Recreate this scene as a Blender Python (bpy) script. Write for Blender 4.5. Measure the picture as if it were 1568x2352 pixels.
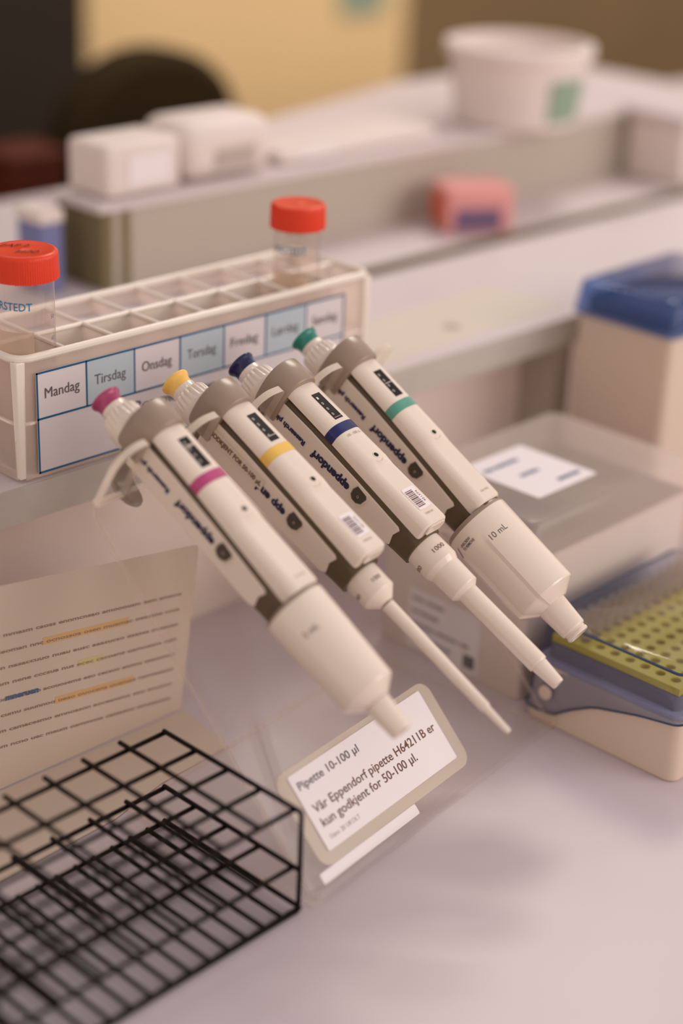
import bpy, bmesh, math, random
from mathutils import Vector, Matrix
random.seed(4)
for o in list(bpy.data.objects): bpy.data.objects.remove(o, do_unlink=True)
sc = bpy.context.scene
COL = sc.collection
MM = 0.001          # all measures below are written in millimetres

# ------------------------------------------------------------------ camera
cam_d = bpy.data.cameras.new('camera')
cam = bpy.data.objects.new('camera', cam_d); COL.objects.link(cam)
cam_d.sensor_fit = 'VERTICAL'; cam_d.sensor_height = 36.0; cam_d.sensor_width = 24.0
cam_d.lens = 36.0 * 3910 / 2352
cam_d.clip_start = 0.02; cam_d.clip_end = 60
PITCH, ROLL, YAW = math.radians(24.28), math.radians(2.486), math.radians(46.25)
def camera_axes():
    R = Vector((1, 0, 0)); F = Vector((0, math.cos(PITCH), -math.sin(PITCH))); U = Vector((0, math.sin(PITCH), math.cos(PITCH)))
    c, s = math.cos(ROLL), math.sin(ROLL)
    R2, U2 = R * c + U * s, U * c - R * s
    Z = Matrix.Rotation(-YAW, 3, 'Z')
    return Z @ R2, Z @ U2, Z @ F
cr, cu, cf = camera_axes()
m = Matrix((cr, cu, -cf)).transposed().to_4x4(); m.translation = Vector((0, 0, 532.8)) * MM
cam.matrix_world = m
cam_d.dof.use_dof = True; cam_d.dof.focus_distance = 0.93; cam_d.dof.aperture_fstop = 2.05
cam_d.dof.aperture_blades = 0
sc.camera = cam

# ------------------------------------------------------------------ world, lights, exposure
def lin(c):
    c = c / 255.0
    return c / 12.92 if c <= 0.04045 else ((c + 0.055) / 1.055) ** 2.4
def rgb(r, g, b): return (lin(r), lin(g), lin(b), 1)
w = bpy.data.worlds.new('world'); sc.world = w; w.use_nodes = True
bg = w.node_tree.nodes['Background']; bg.inputs[1].default_value = 0.95
_tc = w.node_tree.nodes.new('ShaderNodeTexCoord'); _sx = w.node_tree.nodes.new('ShaderNodeSeparateXYZ'); _rp = w.node_tree.nodes.new('ShaderNodeValToRGB'); _mr = w.node_tree.nodes.new('ShaderNodeMapRange')
_mr.inputs['From Min'].default_value = -1; w.node_tree.links.new(_tc.outputs['Generated'], _sx.inputs[0]); w.node_tree.links.new(_sx.outputs['Z'], _mr.inputs['Value']); w.node_tree.links.new(_mr.outputs[0], _rp.inputs[0])
w.node_tree.links.new(_rp.outputs[0], bg.inputs[0])
_rp.color_ramp.elements[0].position = 0.40; _rp.color_ramp.elements[0].color = (0.8, 0.62, 0.46, 1)
_e = _rp.color_ramp.elements.new(0.52); _e.color = (1.30, 1.06, 0.88, 1)
_rp.color_ramp.elements[2].position = 0.85; _rp.color_ramp.elements[2].color = (0.66, 0.59, 0.585, 1)
def area(name, loc, target, sx, sy, power, col):
    l = bpy.data.lights.new(name, 'AREA'); l.shape = 'RECTANGLE'; l.size = sx; l.size_y = sy; l.energy = power; l.color = col
    o = bpy.data.objects.new(name, l); COL.objects.link(o); o.location = loc
    d = Vector(target) - Vector(loc); o.rotation_euler = d.to_track_quat('-Z', 'Y').to_euler()
    o['kind'] = 'structure'
    return o
TGT = (0.62, 0.45, 0)
area('ceiling_light', (0.62 + 0.50, 0.45 + 1.5, 2.0), TGT, 1.0, 0.16, 5.4, (1.0, 0.92, 0.96))
area('ceiling_light', (0.62 - 0.9, 0.45 + 1.0, 2.05), TGT, 1.1, 0.25, 0.8, (1.0, 0.91, 0.92))
area('ceiling_light', (0.62 + 1.2, 0.45 - 0.1, 2.0), TGT, 0.3, 1.1, 0.8, (1.0, 0.91, 0.94))
area('front_fill_light', (1.85, -1.25, 0.9), (0.8, 0.7, 0.05), 1.6, 1.0, 24, (1.0, 0.92, 0.9))  # added frontal fill for the wall and front faces, no real window
area('board_fill_light', (2.3, 1.5, 1.9), (2.0, 2.1, 0.0), 0.6, 0.6, 26, (1.0, 0.9, 0.78))  # added fill lamp, only there to brighten the yellow board
sc.view_settings.view_transform = 'Standard'; sc.view_settings.look = 'None'
sc.view_settings.gamma = 1; sc.view_settings.use_curve_mapping = False
sc.view_settings.exposure = -0.12
sc.cycles.transparent_max_bounces = 32

# ------------------------------------------------------------------ materials
def mat(name, col, rough=0.5, spec=0.5, noise=0.0, nscale=200, bump=0.0, emit=None, sss=0.0, metal=0.0):
    m = bpy.data.materials.new(name); m.use_nodes = True; nt = m.node_tree; b = nt.nodes['Principled BSDF']
    b.inputs['Base Color'].default_value = col; b.inputs['Roughness'].default_value = rough
    b.inputs['Specular IOR Level'].default_value = spec; b.inputs['Metallic'].default_value = metal
    tc = nt.nodes.new('ShaderNodeTexCoord')
    nz = nt.nodes.new('ShaderNodeTexNoise'); nz.inputs['Scale'].default_value = nscale; nz.inputs['Detail'].default_value = 3
    nt.links.new(tc.outputs['Object'], nz.inputs['Vector'])
    if noise > 0:
        mx = nt.nodes.new('ShaderNodeMix'); mx.data_type = 'RGBA'
        mx.inputs['A'].default_value = col; mx.inputs['B'].default_value = (col[0] * (1 - noise), col[1] * (1 - noise), col[2] * (1 - noise), 1)
        nt.links.new(nz.outputs['Fac'], mx.inputs['Factor']); nt.links.new(mx.outputs['Result'], b.inputs['Base Color'])
    if bump > 0:
        bp = nt.nodes.new('ShaderNodeBump'); bp.inputs['Strength'].default_value = bump; bp.inputs['Distance'].default_value = 0.0002
        nt.links.new(nz.outputs['Fac'], bp.inputs['Height']); nt.links.new(bp.outputs['Normal'], b.inputs['Normal'])
    return m
def clear(name, tint=(0.97, 0.95, 0.92), gloss=1.0, rough=0.03, haze=0.0, hcol=(0.8, 0.75, 0.7, 1), ior=1.49):
    m = bpy.data.materials.new(name); m.use_nodes = True; nt = m.node_tree
    for n in list(nt.nodes): nt.nodes.remove(n)
    out = nt.nodes.new('ShaderNodeOutputMaterial')
    tr = nt.nodes.new('ShaderNodeBsdfTransparent'); tr.inputs[0].default_value = (*tint, 1)
    gl = nt.nodes.new('ShaderNodeBsdfGlossy'); gl.inputs['Roughness'].default_value = rough
    f0 = ((ior - 1) / (ior + 1)) ** 2
    lw = nt.nodes.new('ShaderNodeLayerWeight'); lw.inputs[0].default_value = 0.5
    pw = nt.nodes.new('ShaderNodeMath'); pw.operation = 'POWER'; pw.inputs[1].default_value = 5; nt.links.new(lw.outputs['Facing'], pw.inputs[0])
    mu = nt.nodes.new('ShaderNodeMath'); mu.operation = 'MULTIPLY_ADD'; mu.inputs[1].default_value = gloss * (1 - f0); mu.inputs[2].default_value = gloss * f0; nt.links.new(pw.outputs[0], mu.inputs[0])
    mx = nt.nodes.new('ShaderNodeMixShader'); nt.links.new(mu.outputs[0], mx.inputs[0])
    base = tr
    if haze > 0:
        df = nt.nodes.new('ShaderNodeBsdfDiffuse'); df.inputs[0].default_value = hcol
        tl = nt.nodes.new('ShaderNodeBsdfTranslucent'); tl.inputs[0].default_value = hcol
        m0 = nt.nodes.new('ShaderNodeMixShader'); m0.inputs[0].default_value = 0.5; nt.links.new(df.outputs[0], m0.inputs[1]); nt.links.new(tl.outputs[0], m0.inputs[2])
        m1 = nt.nodes.new('ShaderNodeMixShader'); m1.inputs[0].default_value = haze; nt.links.new(tr.outputs[0], m1.inputs[1]); nt.links.new(m0.outputs[0], m1.inputs[2]); base = m1
    nt.links.new(base.outputs[0], mx.inputs[1]); nt.links.new(gl.outputs[0], mx.inputs[2]); nt.links.new(mx.outputs[0], out.inputs[0])
    return m
M = {}
M['bench'] = mat('bench_laminate', rgb(205, 192, 196), 0.38, 0.4, 0.04, 30)
M['shelf'] = mat('shelf_laminate', rgb(214, 202, 203), 0.4, 0.4, 0.05, 20)
M['edge'] = mat('shelf_edge_band', rgb(196, 188, 180), 0.5, 0.3, 0.15, 60)
M['wall'] = mat('wall_paint', rgb(240, 224, 214), 0.6, 0.3, 0.04, 12)
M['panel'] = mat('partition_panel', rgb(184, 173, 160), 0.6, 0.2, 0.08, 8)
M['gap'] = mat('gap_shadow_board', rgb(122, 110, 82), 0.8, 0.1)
M['dark'] = mat('dark_wall', rgb(150, 126, 92), 0.8, 0.1, 0.3, 2)
M['darker'] = mat('dark_cabinet', rgb(52, 42, 34), 0.7, 0.2, 0.4, 3)
M['floor'] = mat('floor_vinyl', rgb(90, 76, 60), 0.6, 0.2, 0.2, 3)
M['ivory'] = mat('ivory_plastic', rgb(226, 212, 198), 0.2, 0.6, 0.02, 300, 0.02)
M['collar'] = mat('taupe_plastic', rgb(150, 131, 116), 0.3, 0.5, 0.03, 600, 0.05)
M['core'] = mat('dark_taupe_plastic', rgb(88, 72, 50), 0.4, 0.4)
M['black'] = mat('black_window', rgb(18, 13, 8), 0.35, 0.2)
M['shield'] = mat('dark_adjustment_window', rgb(66, 56, 44), 0.2)
M['white'] = mat('white_print', rgb(215, 210, 200), 0.5)
M['navy'] = mat('navy_print', rgb(22, 26, 70), 0.5)
M['violet'] = mat('violet_plastic', rgb(160, 52, 98), 0.22, 0.6)
M['yellow'] = mat('yellow_plastic', rgb(240, 190, 92), 0.22, 0.6)
M['blue'] = mat('blue_plastic', rgb(10, 20, 70), 0.2, 0.5)
M['teal'] = mat('teal_plastic', rgb(22, 122, 106), 0.22, 0.6)
M['tealband'] = mat('teal_print', rgb(84, 150, 132), 0.3)
M['violetband'] = mat('violet_print', rgb(176, 66, 116), 0.3)
M['yellowband'] = mat('yellow_print', rgb(228, 184, 84), 0.3)
M['blueband'] = mat('blue_print', rgb(14, 24, 88), 0.3)
M['brownprint'] = mat('brown_print', rgb(112, 74, 58), 0.6)
M['greyprint'] = mat('grey_print', rgb(92, 84, 84), 0.6)
M['paleprint'] = mat('pale_grey_print', rgb(178, 164, 154), 0.6)
M['barcode'] = mat('barcode_print', rgb(110, 78, 70), 0.6)
M['sticker'] = mat('sticker_paper', rgb(232, 224, 226), 0.5)
M['tape'] = mat('lettering_tape', rgb(214, 202, 184), 0.35)
M['wire'] = mat('black_coated_wire', rgb(16, 10, 5), 0.5, 0.15)
M['red'] = mat('red_cap_plastic', rgb(226, 58, 20), 0.35, 0.4, 0.06, 60)
M['rackwhite'] = mat('white_rack_plastic', rgb(232, 222, 210), 0.35, 0.5)
M['paper'] = mat('label_paper', rgb(214, 206, 208), 0.7, 0.2)
M['paperblue'] = mat('label_paper_blue', rgb(180, 192, 200), 0.7, 0.2)
M['line'] = mat('label_line_blue', rgb(34, 92, 130), 0.6, 0.2)
M['sheet'] = mat('document_paper', rgb(208, 190, 174), 0.7, 0.2)
M['highlight'] = mat('orange_marker', rgb(214, 174, 124), 0.7, 0.1)
M['highlight2'] = mat('yellow_marker', rgb(206, 190, 140), 0.7, 0.1)
M['textbrown'] = mat('document_print', rgb(150, 130, 114), 0.7, 0.1)
M['textblue'] = mat('blue_print_text', rgb(90, 108, 140), 0.7, 0.1)
M['tubeprint'] = mat('tube_print', rgb(44, 112, 156), 0.5, 0.2)
M['acrylic'] = clear('clear_acrylic', (0.998, 0.995, 0.99), 0.32, 0.04)
M['acrylic_edge'] = clear('frosted_acrylic_edge', (0.95, 0.9, 0.85), 0.6, 0.3, 0.85, rgb(255, 244, 228))
M['pocket'] = clear('clear_label_pocket', (0.98, 0.95, 0.9), 0.4, 0.15, 0.36, rgb(255, 248, 236))
M['sheet_edge'] = clear('polished_acrylic_edge', (0.97, 0.95, 0.92), 0.6, 0.2, 0.28, rgb(250, 236, 222))
M['tube'] = clear('clear_tube_plastic', (0.96, 0.94, 0.92), 0.9, 0.08, 0.10, rgb(220, 205, 195))
M['liquid'] = clear('water', (0.95, 0.94, 0.93), 0.7, 0.03, 0.10, rgb(225, 215, 210), 1.33)
M['frost'] = clear('frosted_writing_area', (0.9, 0.85, 0.8), 0.3, 0.4, 0.75, rgb(214, 190, 172))
M['milky'] = clear('milky_box_plastic', (0.97, 0.94, 0.92), 0.5, 0.15, 0.38, rgb(250, 240, 232))
M['bluelid'] = clear('blue_lid_plastic', (0.70, 0.735, 0.85), 0.9, 0.06, 0.10, rgb(90, 110, 160))
M['bluelid2'] = clear('deep_blue_lid_plastic', (0.52, 0.64, 0.88), 0.9, 0.08, 0.35, rgb(104, 136, 200))
M['storage'] = mat('storage_box_plastic', rgb(212, 197, 189), 0.5, 0.3, 0.05, 30)
M['bluerim'] = mat('blue_lid_rim', rgb(24, 56, 84), 0.25, 0.5)
M['tan'] = mat('tan_box_plastic', rgb(212, 192, 175), 0.45, 0.3, 0.04, 20)
M['tray'] = mat('grey_tip_tray', rgb(142, 134, 134), 0.5, 0.3)
M['traywhite'] = mat('pale_tray_rim', rgb(186, 182, 192), 0.4, 0.3)
M['tipyellow'] = mat('yellow_tip_plate', rgb(232, 204, 50), 0.4, 0.4, 0.05, 40)
M['tip'] = clear('translucent_tip_plastic', (0.94, 0.9, 0.84), 0.5, 0.2, 0.30, rgb(226, 212, 190))
M['packwhite'] = mat('white_packaging', rgb(226, 213, 207), 0.5, 0.3, 0.08, 30)
M['pink'] = mat('pink_label_pack', rgb(218, 150, 146), 0.5, 0.3)
M['mauve'] = mat('mauve_contents', rgb(112, 92, 122), 0.6, 0.2)
M['redpack'] = mat('orange_red_pack', rgb(206, 104, 82), 0.5, 0.2)
M['board'] = mat('yellow_board', rgb(232, 202, 152), 0.6, 0.2, 0.08, 2)
M['chair'] = mat('dark_chair_fabric', rgb(54, 42, 22), 0.8, 0.1, 0.3, 6)
M['green'] = mat('green_label', rgb(140, 160, 142), 0.5, 0.2)
M['darkred'] = mat('dark_red_binder', rgb(86, 34, 22), 0.6, 0.2)
M['purple'] = mat('blue_violet_folder', rgb(120, 124, 168), 0.5, 0.2)
M['cream'] = mat('cream_paper', rgb(216, 206, 192), 0.6, 0.2, 0.05, 20)
M['ochre'] = mat('ochre_spot', rgb(206, 190, 140), 0.6, 0.2)
M['greyspot'] = mat('grey_brown_spot', rgb(178, 162, 142), 0.6, 0.2)

# ------------------------------------------------------------------ mesh helpers
def link(name, bm, mats, parent=None, smooth=False, M4=None, bevel=0, sharp=35):
    me = bpy.data.meshes.new(name)
    bmesh.ops.remove_doubles(bm, verts=bm.verts, dist=1e-5)
    bm.normal_update(); bm.to_mesh(me); bm.free()
    if not isinstance(mats, (list, tuple)): mats = [mats]
    for x in mats: me.materials.append(x)
    me.transform(Matrix.Scale(MM, 4))
    if smooth:
        for p in me.polygons: p.use_smooth = True
        me.set_sharp_from_angle(angle=math.radians(sharp))
    o = bpy.data.objects.new(name, me); COL.objects.link(o)
    if M4 is not None:
        o.matrix_world = M4
    if parent is not None: o.parent = parent
    if bevel > 0:
        b = o.modifiers.new('bevel', 'BEVEL'); b.width = bevel * MM; b.segments = 3; b.limit_method = 'ANGLE'; b.angle_limit = math.radians(40)
        for p in me.polygons: p.use_smooth = True
        me.set_sharp_from_angle(angle=math.radians(sharp))
    return o
def tag(o, label=None, cat=None, group=None, kind=None):
    if label: o['label'] = label
    if cat: o['category'] = cat
    if group: o['group'] = group
    if kind: o['kind'] = kind
    return o
def empty(name, loc=(0, 0, 0), rz=0, M4=None):
    o = bpy.data.objects.new(name, None); COL.objects.link(o); o.empty_display_size = 0.01
    if M4 is not None: o.matrix_world = M4
    else: o.location = Vector(loc) * MM; o.rotation_euler = (0, 0, rz)
    return o
def NB(): return bmesh.new()
def box(bm, x0, x1, y0, y1, z0, z1, mi=0, inset=0):
    i = inset
    vs = [bm.verts.new(p) for p in ((x0, y0, z0), (x1, y0, z0), (x1, y1, z0), (x0, y1, z0), (x0 + i, y0 + i, z1), (x1 - i, y0 + i, z1), (x1 - i, y1 - i, z1), (x0 + i, y1 - i, z1))]
    fs = [(3, 2, 1, 0), (4, 5, 6, 7), (0, 1, 5, 4), (1, 2, 6, 5), (2, 3, 7, 6), (3, 0, 4, 7)]
    for f in fs:
        F = bm.faces.new([vs[k] for k in f]); F.material_index = mi
    return vs
def tube(bm, pts, r, seg=10, closed=False, mi=0, caps=True):
    pts = [Vector(p) for p in pts]; n = len(pts); rings = []
    rs = r if isinstance(r, (list, tuple)) else [r] * n
    prev = None
    for i, p in enumerate(pts):
        if closed: t = (pts[(i + 1) % n] - pts[i - 1])
        else: t = (pts[min(i + 1, n - 1)] - pts[max(i - 1, 0)])
        t.normalize()
        if prev is None: prev = Vector((0, 0, 1)) if abs(t.z) < 0.9 else Vector((1, 0, 0))
        a = (prev - t * prev.dot(t)).normalized(); b = t.cross(a); prev = a
        rings.append([bm.verts.new(p + (a * math.cos(2 * math.pi * k / seg) + b * math.sin(2 * math.pi * k / seg)) * rs[i]) for k in range(seg)])
    m = n if closed else n - 1
    for i in range(m):
        A, B = rings[i], rings[(i + 1) % n]
        for k in range(seg):
            f = bm.faces.new((A[k], A[(k + 1) % seg], B[(k + 1) % seg], B[k])); f.material_index = mi; f.smooth = True
    if caps and not closed:
        f = bm.faces.new(rings[0][::-1]); f.material_index = mi; f = bm.faces.new(rings[-1]); f.material_index = mi
def lathe(bm, prof, seg=48, cx=0, cy=0, rf=None, mi=0, cap0=True, cap1=True):
    """prof: (z, r) along local z; rf(angle, i) optional radius factor"""
    rings = []
    for i, (z, r) in enumerate(prof):
        rings.append([bm.verts.new((cx + math.cos(a) * r * (rf(a, i) if rf else 1), cy + math.sin(a) * r * (rf(a, i) if rf else 1), z)) for a in [2 * math.pi * k / seg for k in range(seg)]])
    for A, B in zip(rings, rings[1:]):
        for k in range(seg):
            f = bm.faces.new((A[k], A[(k + 1) % seg], B[(k + 1) % seg], B[k])); f.material_index = mi
    if cap0: bm.faces.new(rings[0][::-1]).material_index = mi
    if cap1: bm.faces.new(rings[-1]).material_index = mi
def loft(bm, secs, closed=True, mi=0, caps=True):
    rings = [[bm.verts.new(p) for p in s] for s in secs]
    n = len(rings[0])
    for A, B in zip(rings, rings[1:]):
        for k in range(n if closed else n - 1):
            bm.faces.new((A[k], A[(k + 1) % n], B[(k + 1) % n], B[k])).material_index = mi
    if caps:
        bm.faces.new(rings[0][::-1]).material_index = mi; bm.faces.new(rings[-1]).material_index = mi
def prism(bm, poly, f, h0, h1, mi=0, mi_side=None):
    """poly 2d outline, f(x,y,h) -> 3d, between h0 and h1"""
    A = [bm.verts.new(f(x, y, h0)) for x, y in poly]; B = [bm.verts.new(f(x, y, h1)) for x, y in poly]; n = len(A)
    bm.faces.new(A[::-1]).material_index = mi; bm.faces.new(B).material_index = mi
    for k in range(n): bm.faces.new((A[k], A[(k + 1) % n], B[(k + 1) % n], B[k])).material_index = mi if mi_side is None else mi_side
def rrect(x0, x1, y0, y1, r, n=5):
    out = []
    for cx, cy, a0 in ((x1 - r, y1 - r, 0), (x0 + r, y1 - r, 90), (x0 + r, y0 + r, 180), (x1 - r, y0 + r, 270)):
        for k in range(n + 1):
            a = math.radians(a0 + 90 * k / n); out.append((cx + r * math.cos(a), cy + r * math.sin(a)))
    return out
def sqring(cx, cy, z, a, b, ex=2.6, n=40):
    out = []
    for k in range(n):
        t = 2 * math.pi * k / n; c, s = math.cos(t), math.sin(t)
        out.append((cx + a * math.copysign(abs(c) ** (2 / ex), c), cy + b * math.copysign(abs(s) ** (2 / ex), s), z))
    return out
def text_bm(body, width=None, height=None, bold=0.0, fn=None, align='CENTER', shear=0.0, bm=None, mi=0, fixed=None):
    """flat printed lettering; fn(x,y)->3d maps the text plane (mm) to the part's space; x from 0"""
    c = bpy.data.curves.new('t', 'FONT'); c.body = body; c.offset = bold; c.shear = shear; c.size = 1; c.resolution_u = 3
    o = bpy.data.objects.new('t', c); COL.objects.link(o); dg = bpy.context.evaluated_depsgraph_get()
    me = bpy.data.meshes.new_from_object(o.evaluated_get(dg)); bpy.data.objects.remove(o); bpy.data.curves.remove(c)
    xs = [v.co.x for v in me.vertices]; ys = [v.co.y for v in me.vertices]
    x0, x1, y0, y1 = min(xs), max(xs), min(ys), max(ys)
    sx = width / (x1 - x0) if width else None
    sy = height / 0.72 if height else sx
    if sx is None: sx = sy
    own = bm is None
    if own: bm = NB()
    base = [bm.verts.new(fn((v.co.x - x0) * sx, v.co.y * sy)) for v in me.vertices]
    for p in me.polygons:
        try: bm.faces.new([base[i] for i in p.vertices]).material_index = mi
        except ValueError: pass
    bpy.data.meshes.remove(me)
    return bm
def scribble(n, sd):
    r = random.Random(sd); out = ''
    while len(out) < n: out += ''.join(r.choice('nmuoeacs') for _ in range(r.randint(3, 9))) + ' '
    return out.strip()
def struct(name, bm, m, **k):
    o = link(name, bm, m, **k); o['kind'] = 'structure'; return o

# ------------------------------------------------------------------ setting
bm = NB(); box(bm, -900, 2600, -600, 762, -36, 0); struct('trim_1', bm, M['bench'], bevel=2)               # bench worktop
bm = NB(); box(bm, -900, 2600, 760, 778, 0, 131); struct('wall_under_shelf', bm, M['wall'])
bm = NB(); box(bm, -900, 2600, 722, 884, 131.3, 152.4); shf = struct('trim_2', bm, M['shelf'])                # shelf board
bm = NB(); box(bm, -900, 2600, 720.5, 722, 131, 152.3); struct('trim_3', bm, M['edge'])
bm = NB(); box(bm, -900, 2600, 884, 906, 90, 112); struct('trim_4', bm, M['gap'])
bm = NB(); box(bm, -900, 2600, 906, 1250, 131.3, 152.4); struct('trim_5', bm, M['shelf'], bevel=1)
bm = NB(); box(bm, -2500, 5200, -1500, 3300, -780, -760); struct('floor', bm, M['floor'])
bm = NB(); box(bm, -2500, 5200, 3000, 3060, -760, 1900); struct('wall_back', bm, M['dark'])
bm = NB(); box(bm, -900, 2600, 778, 1290, -760, 120); struct('trim_6', bm, M['wall'])
bm = NB(); box(bm, -900, 2600, 60, 740, -760, -36); struct('trim_7', bm, M['wall'])

bm = NB(); box(bm, -900, 2600, 904.5, 906, 100, 151.4); struct('trim_9', bm, M['gap'])  # dark strip, shade of the gap between the boards put into its colour
# upright strip added for the brown shade beside the tall box
bm = NB(); box(bm, 985, 1003, 726, 760, 0, 131); struct('shade_strip', bm, M['panel'])

# ------------------------------------------------------------------ acrylic pipette stand
E_ANG = math.radians(7.4)
stand = empty('pipette_stand', (500.8, 479.8, 0), E_ANG)
tag(stand, 'clear bent acrylic stand holding four pipettes on the white bench', 'pipette stand')
CT, ST = math.cos(math.radians(47.7)), math.sin(math.radians(47.7))
def sheet_profile():
    # centre line in (y, z): base, bend, leaning plate, top bend
    pts = [(135, 1.8), (10, 1.8)]
    # fillet from base to plate around bend at (-1, 1.8)
    for k in range(7):
        a = math.radians(-90 - (180 - 47.7) * k / 6)
        pts.append((6.5 + 4.2 * math.cos(a), 6.0 + 4.2 * math.sin(a)))
    nx, nz = ST, -CT     # back normal of plate
    off = 1.75
    s0 = 12
    for s in (s0, 120, 226): pts.append((s * CT + nx * off, s * ST + nz * off))
    # top bend towards the prongs (direction (-.683,.73))
    c = (226 * CT + nx * off - ST * 9, 226 * ST + nz * off + CT * 9)
    for k in range(1, 8):
        a = math.radians(-42.3 + 72 * k / 7)
        pts.append((c[0] + 9 * math.cos(a), c[1] + 9 * math.sin(a)))
    return pts
prof = sheet_profile()
bm = NB()
def ribbon(bm, prof, x0, x1, th, mi_face=0, mi_edge=1):
    n = len(prof); L, R = [], []
    for i, (y, z) in enumerate(prof):
        a = Vector(prof[max(i - 1, 0)]); b = Vector(prof[min(i + 1, n - 1)]); t = (b - a).normalized(); nn = Vector((t.y, -t.x)) * th / 2
        L.append((y + nn.x, z + nn.y)); R.append((y - nn.x, z - nn.y))
    V = [[bm.verts.new((x, *p)) for p in S] for x in (x0, x1) for S in (L, R)]
    A, B, C, D = V
    for i in range(n - 1):
        for quad, mi in (((A[i], A[i + 1], C[i + 1], C[i]), mi_face), ((B[i + 1], B[i], D[i], D[i + 1]), mi_face), ((A[i + 1], A[i], B[i], B[i + 1]), mi_edge), ((C[i], C[i + 1], D[i + 1], D[i]), mi_edge)):
            bm.faces.new(quad).material_index = mi
    for q in ((A[0], C[0], D[0], B[0]), (A[-1], B[-1], D[-1], C[-1])): bm.faces.new(q).material_index = mi_edge
ribbon(bm, prof, 0, 227, 3.5)
link('bent_sheet', bm, [M['acrylic'], M['sheet_edge']], stand, smooth=True, sharp=30)
yt, zt = prof[-1]; PD = (-0.49, 0.872)          # prong direction in (y, z)
PN = (0.872, 0.49)
def prong(x0, x1, length=40):
    bm = NB(); r = 3.5; r2 = 14.5
    out = [(x0, 0), (x1, 0)]
    for k in range(8): a = math.radians(90 * k / 7); out.append((x1 - r + r * math.cos(a), length - r + r * math.sin(a)))
    for k in range(8): a = math.radians(90 + 90 * k / 7); out.append((x0 + r2 + r2 * math.cos(a), length - r2 + r2 * math.sin(a)))
    prism(bm, out, lambda x, t, h: (x, yt + PD[0] * t + PN[0] * h, zt + PD[1] * t + PN[1] * h), -2.1, 2.1, 0, 1)
    bm.faces.ensure_lookup_table(); bm.normal_update()
    for f in bm.faces:
        if f.material_index == 1 and f.calc_center_median().x > x1 - 0.6: f.material_index = 2
    return link('prong', bm, [M['acrylic'], M['acrylic_edge'], M['sheet_edge']], stand, smooth=True, sharp=30)
for a, b in ((0, 19.5), (49.5, 72.5), (102.5, 125.5), (155.5, 178.5), (208.5, 227)): prong(a, b)
# label pocket and paper on the front of the leaning plate
def onplate(x, t, h): return (x, t * CT - ST * h, t * ST + CT * h)
bm = NB(); prism(bm, rrect(14, 148.5, 16.5, 69.5, 8), onplate, 0.15, 0.9)
link('label_pocket', bm, M['pocket'], stand)
bm = NB(); prism(bm, rrect(22.5, 139.5, 23, 66, 1), onplate, 1.0, 1.3)
lp = link('label_paper', bm, M['sticker'], stand)
def plate_text(name, body, e0, width, t, height, m, bold=0.01):
    bm = text_bm(body, width, height, bold, lambda x, y: onplate(e0 + x, t + y, 1.45))
    link(name, bm, m, lp)
plate_text('lettering', 'Pipette 10-100 µl', 25.8, 50.5, 56.6, 4.6, M['greyprint'])
plate_text('lettering', 'Vår Eppendorf pipette H64211B er', 27.3, 108.5, 42.6, 5.0, M['brownprint'])
plate_text('lettering', 'kun godkjent for 50-100 µl.', 27.6, 84, 34.6, 5.0, M['brownprint'])
plate_text('lettering', 'Dato: 20 UKOLT', 28, 25, 27.4, 2.6, M['paleprint'], 0)
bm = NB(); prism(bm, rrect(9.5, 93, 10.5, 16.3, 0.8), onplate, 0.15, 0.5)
link('highlight_strip', bm, M['sticker'], stand)  # white strip painting the glossy reflection below the label pocket

# ------------------------------------------------------------------ pipettes
def cover_section(s):
    """half outline (u, v) from lower left to the top centre"""
    if s < 70: vb = 16.2 - (s - 38) * 0.03
    else: vb = 15.2 - (s - 70) * 0.06
    up = [(-10.9, vb), (-10.9, vb + 1.2), (-10.6, 18.2), (-9.9, 19.9), (-8.6, 21.2), (-6.9, 22.1), (-5.2, 22.6), (-3.6, 22.9), (-1.8, 23.0), (0, 23.05)]
    dn = [(-10.9, vb), (-10.9, vb + 2.6), (-10.6, 17.6), (-10.0, 19.0), (-8.9, 20.2), (-7.4, 21.0), (-6.2, 21.3), (-5.6, 21.3), (-3, 21.4), (0, 21.4)]
    k = min(max((s - 99) / 6, 0), 1)
    return [(a[0] * (1 - k) + b[0] * k, a[1] * (1 - k) + b[1] * k) for a, b in zip(up, dn)]
def full_section(s, grow=0.0, end_in=0.0):
    h = cover_section(s); pts = h + [(-u, v) for u, v in h[-2::-1]]
    c = Vector((0, 12)); out = []
    for u, v in pts:
        d = Vector((u, v)) - c; d = d * (1 + grow / max(d.length, 1e-6) - end_in / max(d.length, 1e-6)); out.append((c.x + d.x, c.y + d.y, s))
    return out
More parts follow.
